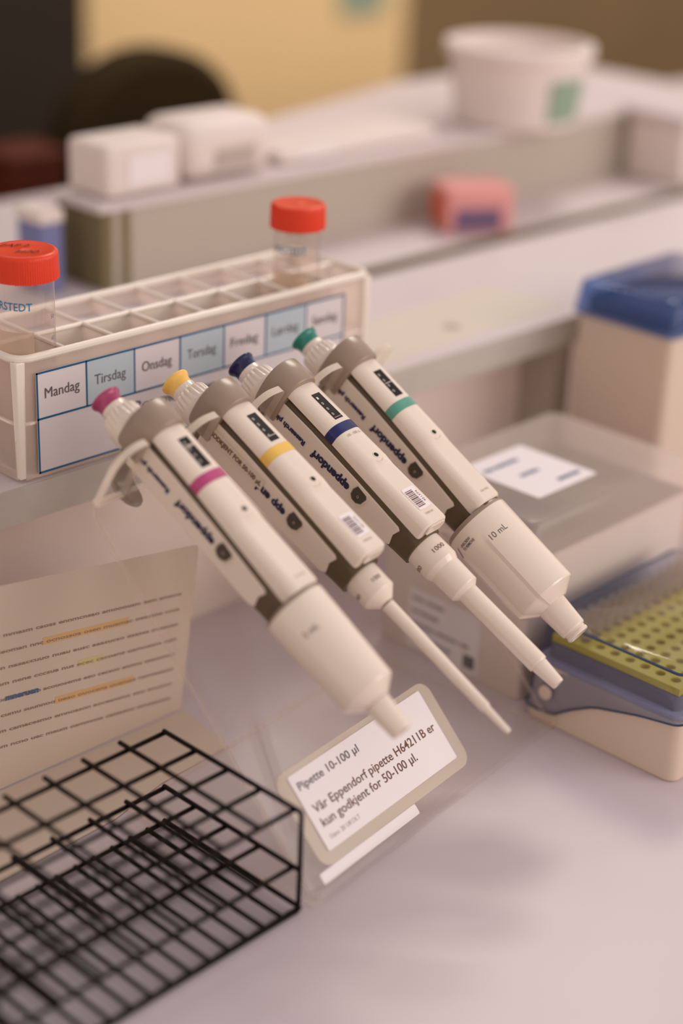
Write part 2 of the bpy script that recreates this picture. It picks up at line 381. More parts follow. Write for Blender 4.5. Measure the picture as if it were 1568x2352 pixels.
def make_pipette(kind, colour, band, H, a, label, lower):
    a = Vector(a).normalized(); u = Vector((math.cos(E_ANG), math.sin(E_ANG), 0)); u = (u - a * u.dot(a)).normalized(); v = a.cross(u)
    if v.z < 0: v = -v
    Mx = Matrix((u, v, a)).transposed().to_4x4(); Mx.translation = Vector(H) * MM
    root = empty('pipette', M4=Mx); tag(root, label, 'pipette')
    P = lambda name, bm, m, par=root, **k: link(name, bm, m, par, **k)
    # push button
    bm = NB(); lathe(bm, [(1.2, 0.01), (0.9, 3), (0.2, 6), (-1.2, 7.6), (-1.9, 8.2), (-1.7, 8.6), (-0.9, 8.75), (0.1, 8.3), (1.4, 7.4), (3.2, 7.0), (5.4, 7.1), (5.4, 6.2)], cx=0, cy=0.1, cap1=False, cap0=False)
    P('push_button', bm, colour, smooth=True, sharp=60)
    # control knob with wedge ribs
    bm = NB()
    def rf(t, i):
        if i < 3 or i > 7: return 1
        x = (t / (2 * math.pi) * 20) % 1; tri = abs(x - 0.5) * 2
        amp = [0, 0, 0, 0.07, 0.14, 0.13, 0.08, 0.03][i]
        return 1 - amp * max(0, tri - 0.25) / 0.75
    lathe(bm, [(5.3, 6.6), (5.5, 7.15), (8.8, 7.45), (9.2, 8.0), (10.0, 9.8), (11.2, 10.5), (14.5, 11.0), (17.5, 11.3), (18.2, 11.4), (19, 11.5), (22, 11.6), (27, 11.6)], seg=180, cx=0, cy=0.4, rf=rf, cap1=False)
    P('setting_knob', bm, M['ivory'], smooth=True, sharp=50)
    # collar and hook
    bm = NB(); cc, av, au = 9.0, 17.6, 13.3
    def rim(x, off=0):
        ring = sqring(0, cc, 0, au + x, av + x, 2.5, 56)
        return ring
    secs = []
    for grow, fs in ((-4.0, lambda v: 25.0 + max(0, -v) * 0.3), (-0.9, lambda v: 22.9 + max(0, -v) * 0.3), (-0.35, lambda v: 22.9 + max(0, -v) * 0.3), (0.0, lambda v: 23.5 + max(0, -v) * 0.3), (0.2, lambda v: 30.0), (0.1, lambda v: 38.4), (-0.35, lambda v: 39.3), (-1.2, lambda v: 39.7)):
        secs.append([(x, y, fs(y)) for x, y, z in rim(grow)])
    loft(bm, secs)
    P('collar', bm, M['collar'], smooth=True, sharp=40)
    bm = NB(); path = [(30, -3, 9.8, 4.5), (28, -10, 9.3, 3.2), (27, -15, 9.0, 2.8), (26.3, -20, 8.6, 2.3), (27.5, -25.5, 8.3, 2.0), (30, -29.5, 8.0, 1.8), (34, -31.8, 7.8, 1.6), (39, -32.6, 7.3, 1.5), (43, -32.8, 6.2, 1.4), (46, -32.8, 4.2, 1.2), (47.4, -32.8, 1.6, 0.8)]
    secs = []
    for i, (s, vv, hw, th) in enumerate(path):
        p0 = path[max(i - 1, 0)]; p1 = path[min(i + 1, len(path) - 1)]; t = Vector((p1[0] - p0[0], p1[1] - p0[1])).normalized(); nn = Vector((-t.y, t.x))
        ring = []
        for k in range(20):
            q = 2 * math.pi * k / 20; cu_, cn = math.cos(q), math.sin(q)
            ring.append((hw * math.copysign(abs(cu_) ** 0.7, cu_), vv + nn.y * th * cn, s + nn.x * th * cn))
        secs.append(ring)
    loft(bm, secs); P('finger_hook', bm, M['collar'], smooth=True, sharp=60)
    # grip body
    bm = NB()
    secs = [[(x, y, s) for x, y in rrect(-w_, w_, y0_, y1_, r_, 5)] for s, w_, y0_, y1_, r_ in ((30, 10.3, -10.3, 14, 4.5), (100, 10.3, -10.2, 14, 4.5), (135.5, 10.3, -10.0, 14, 5), (139, 10.9, -10.2, 13.6, 7), (146, 11.5, -10.9, 12.8, 9.5), (148.6, 11.6, -11.0, 12.6, 10), (148.9, 11.0, -10.4, 12.0, 9.8))]
    loft(bm, secs); P('grip_body', bm, M['core'], smooth=True, sharp=50)
    # side panels
    for sgn in (-1, 1):
        bm = NB(); out = [(33, -9.0), (33, 11.4), (60, 11.4), (100, 9.6), (134.4, 7.2), (136.2, 5.8), (134.2, 0.5), (135.4, -6.0), (132, -8.4)]
        def f(s, vv, h, sgn=sgn):
            bend = 0.02 * max(0, -vv - 4) ** 2
            return (sgn * (10.1 + h - bend * 1.5), vv, s)
        prism(bm, out, f, 0, 1.1)
        pan = P('side_panel', bm, M['ivory'], bevel=0.45)
        if sgn == -1:
            face = lambda s0, v0: (lambda x, y: (-11.35, v0 - y, s0 - x))
            if kind != 'yellow':
                P('lettering', text_bm('Research plus', 26.4, 3.2, 0.045, face(62.6, 3.0)), M['navy'], pan)
                P('lettering', text_bm('eppendorf', 29.6, 5.2, 0.05, face(98.4, 3.7)), M['navy'], pan)
            else:
                P('lettering', text_bm('epp end', 22, 5.0, 0.05, face(98.5, 3.7)), M['navy'], pan)
                bm = NB(); prism(bm, [(36, 1.2), (36, 7.6), (80, 7.4), (80, 1.0)], lambda s, vv, h: (-11.3 - h, vv, s), 0, 0.25)
                tp = P('lettering_tape', bm, M['tape'], pan)
                # the tape reads the other way up, from the head towards the tip
                P('lettering', text_bm('GODKJENT FOR 50-100 µL', 41, 3.0, 0.04, lambda x, y: (-11.75, 2.9 + y, 37.8 + x)), M['brownprint'], pan)
            bm = NB(); prism(bm, [(102.6, 7.6), (101.2, 4.2), (101.4, 0.6), (103.4, -1.4), (106.4, -1.6), (109.2, 0.2), (110.6, 5.0), (109.6, 6.6)], lambda s, vv, h: (-11.3 - h, vv, s), 0, 0.2)
            P('adjustment_window', bm, M['shield'], pan)
            bm = NB()
            tube(bm, [(-11.4, y, s) for s, y in [(102.4, 8.4), (100.4, 4.4), (100.6, 0.0), (103.0, -2.3), (106.8, -2.5), (110.0, -0.2), (111.4, 5.2), (110.2, 7.4)]], 0.35, 6, closed=True)
            P('window_rim', bm, M['ivory'], pan)
            text = text_bm('0', 1.4, 2.0, 0.0, lambda x, y: (-11.7, 3.5 - y, 106.5 - x)); P('lettering', text, M['paleprint'], pan)
    # small clear seal tab at the back of the grip
    bm = NB(); box(bm, -5, 2, -14.2, -10.2, 112, 119.5); P('seal_tab', bm, M['tube'] if 0 else M['acrylic_edge'], bevel=1)
    # front cover
    bm = NB(); S = [38.4, 50, 60, 70, 80, 90, 97, 99, 101, 103, 105, 112, 125, 138, 145]
    secs = [full_section(s) for s in S]
    secs.append([(x, y, 146.6) for x, y, z in full_section(146.6, 0, 0.25)])
    secs.append([(x, y, 147.4) for x, y, z in full_section(147.4, 0, 1.2)])
    loft(bm, secs, closed=True)
    cov = P('front_cover', bm, M['ivory'], smooth=True, sharp=34)
    bm = NB(); secs = [full_section(s, 0.14) for s in (70.4, 72.4, 74.6, 76.6)]; loft(bm, secs, closed=False, caps=False)
    P('colour_band', bm, band, cov, smooth=True, sharp=60)
    # volume window
    bm = NB(); prism(bm, [(-3.3, 47.8), (3.3, 47.8), (3.3, 67.6), (-3.3, 67.6)], lambda x, s, h: (x, 22.95 + h, s), 0, 0.25)
    win = P('volume_window', bm, M['black'], cov)
    digits = {'violet': '4000', 'yellow': '0500', 'blue': '1000', 'teal': '0500'}[kind]
    for k, ch in enumerate(digits):
        P('digit', text_bm(ch, 1.3, 1.8, 0.0, lambda x, y, k=k: (-2.2 + x, 23.25, 52.0 + k * 4.2 - y)), M['white'], win)
    bm = NB(); box(bm, -2.9, 2.9, 23.1, 23.35, {'teal': 57.4, 'blue': 66.2, 'violet': 52.8, 'yellow': 64.0}[kind], {'teal': 58.0, 'blue': 66.5, 'violet': 54.2, 'yellow': 64.5}[kind])
    P('decimal_line', bm, M['paleprint'], win)
    # adjustment eye
    bm = NB(); bmesh.ops.create_circle(bm, cap_ends=True, radius=1.5, segments=24)
    for q in bm.verts: q.co = Vector((q.co.x, 23.1, 97.2 + q.co.y))
    P('adjustment_hole', bm, M['black'], cov)
    bm = NB(); tube(bm, [(1.75 * math.cos(t), 23.05, 97.2 + 1.75 * math.sin(t)) for t in [2 * math.pi * k / 28 for k in range(28)]], 0.28, 8, closed=True)
    tube(bm, [(4.3 * math.cos(t), 22.75 - 0.35 * math.cos(t) ** 2, 96.6 + 5.2 * math.sin(t)) for t in [2 * math.pi * k / 40 for k in range(40)]], 0.16, 6, closed=True)
    P('hole_ring', bm, M['ivory'], cov, smooth=True)
    # bottom plug seam of the cover
    bm = NB(); prism(bm, rrect(-7.4, 7.4, 13.0, 20.0, 2.5), lambda x, y, h: (x, y, 147.5 + h), 0, 1.0); P('cover_plug', bm, M['ivory'] if lower != 'teal' and lower != 'violet' else M['core'], cov)
    if kind in ('yellow', 'blue'):
        bm = NB(); prism(bm, rrect(-5.0, 5.6, 122, 137.4, 1.2), lambda x, s, h: (x, 21.42 + h, s), 0, 0.15); st = P('barcode_sticker', bm, M['sticker'], cov)
        bm = NB(); s = 124.2
        for wd in (.5, .9, .4, .7, .5, 1.0, .4, .6, .9, .4, .7): box(bm, -4.2, 2.0, 21.6, 21.65, s, s + wd); s += wd + 0.45
        P('barcode', bm, M['barcode'], st)
        P('lettering', text_bm('451374' if kind == 'blue' else '451372', 8.2, 1.7, 0.0, lambda x, y: (4.9 - y, 21.66, 134 - x)), M['barcode'], st)
        if kind == 'blue': P('lettering', text_bm('100 - 1000 µL', 11, 1.9, 0.0, lambda x, y: (-5.5 + x, 23.02 - abs(-5.5 + x) ** 2 * 0.013 + .12, 80.4 - y)), M['paleprint'], cov)
        P('lettering', text_bm('P08810K', 7, 1.4, 0.0, lambda x, y: (-3.5 + x, 21.55, 141.2 - y)), M['paleprint'], cov)
    else:
        P('lettering', text_bm('I26103J', 7, 1.4, 0.0, lambda x, y: (-3.5 + x, 21.55, 141.5 - y)), M['paleprint'], cov)
    # moulded marks on the grip foot
    P('moulded_lettering', text_bm('Made in\nGermany', 7, 1.1, 0, lambda x, y: (-10.45, 5.5 - x, 140.5 - y)), M['collar'])
    # lower part
    lo = {}
    def around(cx, cy, R, z0, ang0):
        # printing wrapped round the shaft: text x runs along the circumference
        def f(x, y):
            t = ang0 + x / R
            return (cx + (R + 0.12) * math.cos(t), cy + (R + 0.12) * math.sin(t), z0 - y)
        return f
    if lower == 'blue':
        bm = NB(); lathe(bm, [(148.0, 10.4), (149.2, 10.9), (163.0, 10.9), (163.5, 10.7), (166.4, 9.3), (181.2, 8.95), (181.6, 8.7), (184.0, 6.0), (184.2, 5.0)], cy=0.7)
        low = P('tip_ejector_sleeve', bm, M['ivory'], smooth=True, sharp=16)
        bm = NB(); lathe(bm, [(184, 5.9), (237.4, 5.7), (238.2, 5.3), (238.2, 4.9)], cy=0.7, cap1=False); P('ejector_shaft', bm, M['ivory'], smooth=True, sharp=16)
        bm = NB(); lathe(bm, [(236, 4.8), (239, 4.75), (251.8, 3.7), (252.8, 3.4), (252.8, 2.4), (248, 2.2)], cy=0.7, cap1=True); P('tip_cone', bm, M['ivory'], smooth=True, sharp=16)
        P('lettering', text_bm('1000', 8.4, 2.7, 0.0, around(0, .7, 11, 158.5, math.radians(126)) if 0 else (lambda x, y: (0 + 11.1 * math.cos(math.radians(128) - x / 11), .7 + 11.1 * math.sin(math.radians(128) - x / 11), 158.0 - y))), M['brownprint'], low)
        P('lettering', text_bm('1000', 8.4, 2.7, 0.0, lambda x, y: (11.1 * math.cos(math.radians(232) - x / 11), .7 + 11.1 * math.sin(math.radians(232) - x / 11), 158.5 - y)), M['brownprint'], low)
    elif lower == 'yellow':
        bm = NB(); lathe(bm, [(148.0, 9.8), (149.2, 10.1), (163, 9.9), (163.5, 9.6), (168.6, 4.4), (168.8, 3.3)], cy=0.4)
        low = P('tip_ejector_sleeve', bm, M['ivory'], smooth=True, sharp=16)
        bm = NB(); lathe(bm, [(170, 3.75), (205, 3.4), (243, 2.9), (243.6, 2.5), (243.6, 2.2)], cy=0.4, cap1=False); P('ejector_shaft', bm, M['ivory'], smooth=True, sharp=16)
        bm = NB(); lathe(bm, [(242, 2.2), (244, 2.2), (259, 1.7), (260, 1.4)], cy=0.4); P('tip_cone', bm, M['ivory'], smooth=True, sharp=16)
        P('lettering', text_bm('100', 5.6, 2.4, 0.0, lambda x, y: (10.2 * math.cos(math.radians(122) - x / 10), .4 + 10.2 * math.sin(math.radians(122) - x / 10), 158.0 - y)), M['greyprint'], low)
        P('lettering', text_bm('100', 5.6, 2.4, 0.0, lambda x, y: (10.2 * math.cos(math.radians(215) - x / 10), .4 + 10.2 * math.sin(math.radians(215) - x / 10), 158.5 - y)), M['greyprint'], low)
    elif lower == 'violet':
        bm = NB(); lathe(bm, [(147.5, 14.5), (148, 17.0), (149.6, 17.3)], cy=4.2, cap1=True); P('locking_ring', bm, M['collar'], smooth=True, sharp=40)
        bm = NB(); lathe(bm, [(149.6, 17.2), (151, 17.3), (176, 16.4), (205, 15.4), (205.8, 15.0), (211.6, 7.6), (211.8, 6.4)], cy=4.0)
        low = P('lower_barrel', bm, M['ivory'], smooth=True, sharp=16)
        bm = NB(); lathe(bm, [(212, 6.9), (214, 6.9), (229.5, 5.9), (231, 5.4), (231, 4.4), (227, 4.2)], cy=4.0); P('tip_cone', bm, M['ivory'], smooth=True, sharp=16)
        P('lettering', text_bm('5 mL', 9, 3.4, 0.0, lambda x, y: (16.95 * math.cos(math.radians(155) - x / 17), 4 + 16.95 * math.sin(math.radians(155) - x / 17), 168 - y)), M['greyprint'], low)
    else:
        bm = NB(); lathe(bm, [(147.0, 16), (147.6, 19.0), (149.4, 19.7), (150.2, 19.7)], cy=1.2, cap1=True); P('locking_ring', bm, M['collar'], smooth=True, sharp=40)
        # barrel with flat recesses on the sides
        bm = NB()
        def prof_r(s): return 19.8 - 0.3 * (s - 150) / 57
        def rf2(t, i, S=None):
            return 1
        rings = []; SS = [150.2, 151, 158, 162, 166, 172, 185, 200, 206.6, 207.6]
        for s in SS:
            ring = []
            R = prof_r(s); k = min(max((s - 160) / 8, 0), 1); k = k * k * (3 - 2 * k)
            for q in range(96):
                t = 2 * math.pi * q / 96; rr = R
                for c0 in (math.radians(180), math.radians(0)):
                    d = (t - c0 + math.pi) % (2 * math.pi) - math.pi
                    if abs(d) < math.radians(33):
                        flat = R * 0.91
                        edge = min(1, (math.radians(33) - abs(d)) / math.radians(5)); rr = R - (R - flat) * edge * k
                if s > 207: rr -= 0.6
                ring.append((rr * math.cos(t), 1.2 + rr * math.sin(t), s))
            rings.append(ring)
        last = rings[-1]
        rings.append([(x * 0.52, 1.2 + (y - 1.2) * 0.52, 213.2) for x, y, z in last])
        loft(bm, rings); low = P('lower_barrel', bm, M['ivory'], smooth=True, sharp=24)
        bm = NB(); lathe(bm, [(212, 8.9), (213.6, 8.8), (230.4, 7.7), (231.2, 7.2), (231.6, 6.5), (232.8, 6.4), (233.2, 6.8), (234.4, 6.9), (235.2, 6.2), (235.2, 5.2), (230, 5)], cy=0.6)
        P('tip_cone', bm, M['ivory'], smooth=True, sharp=24)
        th = lambda deg, R: (lambda x, y, s0: (R * math.cos(math.radians(deg) - x / R), 1.2 + R * math.sin(math.radians(deg) - x / R), s0 - y))
        g = th(142, 19.8); P('lettering', text_bm('10 mL', 11.8, 3.8, 0.0, lambda x, y: g(x, y, 166.5)), M['greyprint'], low)
        g2 = th(193, 19.95); P('lettering', text_bm('UNSCREW\nTO REMOVE', 10.5, 1.7, 0.02, lambda x, y: g2(x, y, 157.2)), M['greyprint'], low)
        bm = NB(); tube(bm, [(-20.0 * math.cos(math.radians(22 + q)), 1.2 - 20.0 * math.sin(math.radians(22 + q)), 158 + 3.2 * math.sin(math.radians(q * 12 - 60))) for q in range(0, 11)], 0.2, 6); P('arrow_mark', bm, M['greyprint'], low)
    return root
make_pipette('violet', M['violet'], M['violetband'], (511.9, 662.1, 217.1), (0.1086, -0.8361, -0.5377), 'pipette with violet push button and fat 5 mL barrel, nearest the wire rack', 'violet')
make_pipette('yellow', M['yellow'], M['yellowband'], (564.5, 668.6, 212.7), (0.1115, -0.8591, -0.4997), 'pipette with yellow push button, long thin shaft and lettering tape on its side', 'yellow')
make_pipette('blue', M['blue'], M['blueband'], (617.3, 674.0, 209.5), (0.1123, -0.8651, -0.4888), 'pipette with dark blue push button and stepped 1000 shaft', 'blue')
make_pipette('teal', M['teal'], M['tealband'], (670.3, 677.4, 213.0), (0.1087, -0.8377, -0.5352), 'pipette with teal push button and wide 10 mL barrel, farthest from the wire rack', 'teal')

# ------------------------------------------------------------------ black wire rack in the foreground
WA = Vector((489, 589.7, 0)); aa = math.radians(-88.95); ad = Vector((math.cos(aa), math.sin(aa), 0)); bd = Vector((math.cos(math.radians(181.05)), math.sin(math.radians(181.05)), 0))
rackroot = empty('wire_test_tube_rack', (489, 589.7, 0)); tag(rackroot, 'black coated wire test tube rack standing on the white bench in front', 'test tube rack')
def wp(i, j, z): p = ad * 24 * i + bd * 24 * j; return (p.x, p.y, z)
NJ = 12; RW = 1.3
def grid(name, z, dj, jmax=NJ, stub=0.3, longs=(0, 1, 2, 3, 4)):
    bm = NB(); k = 0
    while k * dj <= jmax:
        j = k * dj
        i0 = -stub if (k > 0) else 0
        pts = [wp(i0, j, z), wp(0.5, j, z), wp(2, j, z), wp(3.9, j, z), wp(4.0 + (0.22 if k == 0 or dj < 1 else 0.05), j, z)]
        tube(bm, pts, RW, 8); k += 1
    for i in longs:
        tube(bm, [wp(i, -0.08, z - 1.6), wp(i, jmax / 2, z - 1.6), wp(i, jmax + .1, z - 1.6)], RW, 8)
    return link(name, bm, M['wire'], rackroot)
grid('top_grid', 60, 1, stub=0.28)
grid('middle_grid', 26, 1, stub=0.1)
grid('bottom_grid', 4.2, 0.5, stub=0.0, longs=(0, 2.1, 4.22))
for (i, j) in ((4.22, 0), (4.22, NJ), (-0.1, NJ), (4.22, NJ / 2 + 1.5), (-0.1, 7.5)):
    bm = NB()
    pts = [wp(i, j, 60), wp(i + .02, j, 58.6), wp(i + 0.03, j, 30), wp(i + 0.02, j, 3.5), wp(i, j, 1.4)]
    tube(bm, pts, RW, 8)
    link('corner_post', bm, M['wire'], rackroot)
bm = NB(); tube(bm, [wp(4.22, 0, 1.4), wp(4.22, NJ, 1.4)], RW, 8); link('front_foot_wire', bm, M['wire'], rackroot)
bm = NB(); tube(bm, [wp(4.0, 0, 26), wp(4.22, 0, 26)], RW, 8); tube(bm, [wp(4.0, 0, 60), wp(4.22, 0, 60)], RW, 8); link('end_link_wire', bm, M['wire'], rackroot)

# ------------------------------------------------------------------ white weekday rack on the shelf
RX0, RX1, RY0, RY1, RZ0, RZ1 = 499, 773, 722.5, 793, 152.6, 224
rk = empty('weekday_tube_rack', (RX0, RY0, RZ0)); tag(rk, 'white plastic tube rack with weekday label standing at the front edge of the shelf', 'tube rack')
def L(p): return (p[0] - RX0, p[1] - RY0, p[2] - RZ0)
bm = NB()
for z, r in ((RZ1, 2.3), (RZ0 + 34, 1.2)):
    pts = [L((x, y, z)) for x, y in rrect(RX0 + 1, RX1 - 1, RY0 + 1.5, RY1, 9, 6)]
    tube(bm, pts, r, 10, closed=True)
    if z == RZ1:
        for k in range(1, 8): x = RX0 + 0.8 + k * 34.2; tube(bm, [L((x, RY0 + 1, z - .6)), L((x, RY1, z - .6))], 1.5, 8)
        tube(bm, [L((RX0, 756, z - .6)), L((RX1, 756, z - .6))], 1.5, 8)
link('rim_grid', bm, M['rackwhite'], rk, smooth=True)
for x in (RX0 + 2.5, RX1 - 2.5):
    for y in (RY0 + 3.5, RY1 - 2):
        bm = NB(); loft(bm, [[L((x + a * s, y + b * s, z)) for a, b in ((-3, -3), (3, -3), (3, 3), (-3, 3))] for z, s in ((RZ0 + 2, .7), (RZ1 - 1, 1.0))]); link('corner_upright', bm, M['rackwhite'], rk, bevel=0.8)
bm = NB(); out = rrect(RX0 + 7, RX1 - 7, RY0 + 3, RY1 - 3, 8, 5); prism(bm, out, lambda x, y, h: L((x, y, h)), RZ0, RZ0 + 2.2); link('base_plate', bm, M['rackwhite'], rk)
for y, nm in ((RY0 + 1.2, 'front_wall'), (RY1 - 1, 'rear_wall')):
    bm = NB(); box(bm, *[v for v in (RX0 + 4 - RX0, RX1 - 4 - RX0)], y - RY0 - .5, y - RY0 + .5, 1.5, RZ1 - RZ0 - 1); link(nm, bm, M['milky'], rk)
for x in (RX0 + .6, RX1 - .6):
    bm = NB(); box(bm, x - RX0 - .5, x - RX0 + .5, 4, RY1 - RY0 - 4, 1.5, RZ1 - RZ0 - 1); link('end_wall', bm, M['milky'], rk)
bm = NB(); box(bm, 2, RX1 - RX0 - 2, 33.2, 34, 2, RZ1 - RZ0 - 2); link('middle_wall', bm, M['rackwhite'], rk)
for k in range(1, 8):
    bm = NB(); x = 0.8 + k * 34.2; box(bm, x - .5, x + .5, 1.8, RY1 - RY0 - 1.5, 20, RZ1 - RZ0 - 2); link('divider', bm, M['milky'], rk)
bm = NB(); box(bm, 3, RX1 - RX0 - 3, 35, RY1 - RY0 - 2, 58, 62); link('rear_insert', bm, M['paper'], rk)
# label with grid
lab = NB(); box(lab, 11, 248.5, -1.0, -0.6, 4.6, 63.4); lab_o = link('label', lab, M['paper'], rk)
for k in range(1, 6, 2):
    bm = NB(); box(bm, 11 + k * 34, 11 + (k + 1) * 34, -1.15, -1.0, 36.4, 63); link('blue_cell', bm, M['paperblue'], lab_o)
bm = NB()
for z in (4.6, 36.2, 62.8): box(bm, 11, 249, -1.35, -1.1, z - .55, z + .55)
box(bm, 11, 12, -1.35, -1.1, 4.1, 63.3); box(bm, 248, 249, -1.35, -1.1, 4.1, 63.3)
for k in range(1, 7): box(bm, 11 + k * 34 - .45, 11 + k * 34 + .45, -1.35, -1.1, 36.2, 63)
link('grid_lines', bm, M['line'], lab_o)
for k, d in enumerate(('Mandag', 'Tirsdag', 'Onsdag', 'Torsdag', 'Fredag', 'Lørdag', 'Søndag')):
    link('lettering', text_bm(d, 22 if k else 23.5, 6.2, 0.0, lambda x, y, k=k: (16.5 + k * 34 + x, -1.35, 47.6 + y)), M['greyprint'], lab_o)
link('lettering', text_bm('Rommer Temp', 62, 6.0, 0.02, lambda x, y: (79 + x, -1.35, 25 + y)), M['greyprint'], lab_o)

def sample_tube(x, y, ztop, k, label, marks):
    t = empty('sample_tube', (x, y, RZ0 + 2.3)); tag(t, label, 'sample tube', 'red-capped tubes in the weekday rack')
    H = ztop - RZ0 - 2.3; R = 19.0 * k; r = 15.9 * k
    bm = NB(); h = H - 14.5
    prof = [(0, .1), (0, r * .55), (1.0, r * .85), (4, r), (h - 1, r * 1.01), (H - 4, r * 1.01)]
    lathe(bm, prof, 64, cap0=False, cap1=False); b = link('tube_wall', bm, M['tube'], t, smooth=True)
    bm = NB(); lathe(bm, [(1.4, .1), (1.5, r * .8), (5, r * .94), (h * 0.62, r * .94), (h * 0.62, .1)], 48, cap0=False, cap1=False); link('water', bm, M['liquid'], t, smooth=True)
    bm = NB()
    def rf(a, i): return 1 - (0.018 if (int(a / (2 * math.pi) * 180) % 2 == 0 and 0 < i < 4) else 0)
    lathe(bm, [(h - 1.0, R * .93), (h - .6, R * 1.005), (h + 1.5, R), (H - 2.6, R * .985), (H - 1.0, R * .965), (H - .3, R * .92), (H - .0, R * .86), (H - .35, R * .8), (H - .5, R * .3), (H - .3, R * .12), (H + .25, R * .05)], 360, rf=rf)
    cap = link('screw_cap', bm, M['red'], t, smooth=True, sharp=50)
    # frosted writing field and print on the side facing the room
    a0 = math.radians(-178 + 0)
    def cyl(deg0, z0): return lambda x, y: (r * 1.025 * math.cos(math.radians(deg0) + x / r), r * 1.025 * math.sin(math.radians(deg0) + x / r), z0 + y)
    bm = NB(); n = 14; A = []; B = []
    for q in range(n + 1):
        an = math.radians(-205 + (95) * q / n); A.append(bm.verts.new((r * 1.02 * math.cos(an), r * 1.02 * math.sin(an), 12))); B.append(bm.verts.new((r * 1.02 * math.cos(an), r * 1.02 * math.sin(an), h * .75)))
    for q in range(n): bm.faces.new((A[q], A[q + 1], B[q + 1], B[q]))
    link('writing_field', bm, M['frost'], t, smooth=True)
    link('lettering', text_bm('SARSTEDT', 25 * k, 4.4, 0.015, cyl(-202, h * .86)), M['tubeprint'], t)
    link('lettering', text_bm('50 ml', 12 * k, 4.6, 0.0, cyl(30, h * .9)), M['tubeprint'], t)
    for q in range(6):
        bm = text_bm(str(50 - q * 8), 3.4, 2.2, 0, cyl(-70, h * (.8 - q * .11))); link('scale_mark', bm, M['tubeprint'], t)
    if marks:
        ca, sa = math.cos(math.radians(-40)), math.sin(math.radians(-40))
        for body, ox, oy, wd in (('ZAP 2', -14, 4, 17), ('H20', -4, -8, 13)):
            link('handwriting', text_bm(body, wd, 4.6, 0.0, lambda x, y: ((ox + x) * ca - (oy + y) * sa, (ox + x) * sa + (oy + y) * ca, H + .12), shear=0.5), M['black'], cap)
    return t
sample_tube(517.4, 739.4, 280, 1.0, 'clear tube with red screw cap marked in black pen, in the weekday rack', True)
sample_tube(722.2, 739.4, 274.5, 0.91, 'clear tube with plain red screw cap, standing near the right end of the rack', False)

# ------------------------------------------------------------------ paper sheet leaning on the wall
rowa = math.radians(-7.5)
rowd = Vector((math.cos(rowa), 0, math.sin(rowa))); upv = Vector((-math.sin(rowa), 0, math.cos(rowa)))
SHW, SHH = 200, 106
sh = empty('instruction_sheet', (574, 676, 1.0)); tag(sh, 'printed sheet with orange marker lines standing upright behind the wire rack', 'paper sheet')
def sp(x, y, h=0.0): p = rowd * (x - SHW) + upv * y; return (p.x, -h, p.z)
bm = NB(); box_pts = [(0, -26), (SHW, 0), (SHW, SHH), (0, SHH)]
prism(bm, box_pts, sp, 0, 0.25); sheet = link('sheet', bm, M['sheet'], sh)
lines = [scribble(58, k) for k in range(9)]
for k, tx in enumerate(lines):
    y = SHH - 30 - k * 9.6
    if y < 3: break
    link('lettering', text_bm(tx, 176, 2.2, 0.02, lambda x, yy, y=y: sp(14 + x, y + yy, 0.5)), M['textbrown'], sheet)
for (x0, x1, k, mm) in ((92, 152, 1, 'highlight'), (118, 136, 3, 'highlight2'), (104, 160, 5, 'highlight')):
    y = SHH - 30 - k * 9.6; bm = NB(); prism(bm, [(x0, y - 1), (x1, y - 1), (x1, y + 3.4), (x0, y + 3.4)], sp, 0.3, 0.42); link('marker_stroke', bm, M[mm], sheet)
link('lettering', text_bm('mneruen', 22, 3.4, 0.05, lambda x, yy: sp(70 + x, SHH - 30 - 4 * 9.6 + yy, 0.6)), M['textblue'], sheet)
bm = NB(); prism(bm, [(-215, -70), (-100, -64), (-60, -54), (-6, -50), (0, -2), (-205, -1)], lambda x, y, h: (x, y, h), -0.7, -0.3); link('lower_fold', bm, M['sheet'], sh)

# ------------------------------------------------------------------ tip box with yellow plate
TR = math.radians(1.2)
tb = empty('tip_box', (729, 428, 0), TR); tag(tb, 'tan tip box with clear blue lid over a yellow plate, on the bench', 'tip box')
W_, D_ = 150, 108
def shell(bm, x0, x1, y0, y1, z0, z1, r, ins, th=0):
    loft(bm, [[(x, y, z0) for x, y in rrect(x0, x1, y0, y1, r)], [(x, y, z1 - 2) for x, y in rrect(x0 + ins, x1 - ins, y0 + ins, y1 - ins, r)], [(x, y, z1) for x, y in rrect(x0 + ins + 1.5, x1 - ins - 1.5, y0 + ins + 1.5, y1 - ins - 1.5, r)]])
bm = NB(); loft(bm, [[(x, y, z) for x, y in rrect(i, W_ - i, i, D_ - i, 7)] for z, i in ((0, 1.2), (1, 0.3), (38, 2.2))]); link('box_base', bm, M['tan'], tb, smooth=True)
bm = NB(); loft(bm, [[(x, y, z) for x, y in rrect(i, W_ - i, i, D_ - i, 6)] for z, i in ((38, 3.5), (41, 3.5))]); link('tray_flange', bm, M['traywhite'], tb, smooth=True)
bm = NB(); loft(bm, [[(x, y, z) for x, y in rrect(i, W_ - i, i, D_ - i, 4)] for z, i in ((41, 8), (50.5, 8.6))]); link('tip_tray', bm, M['tray'], tb)
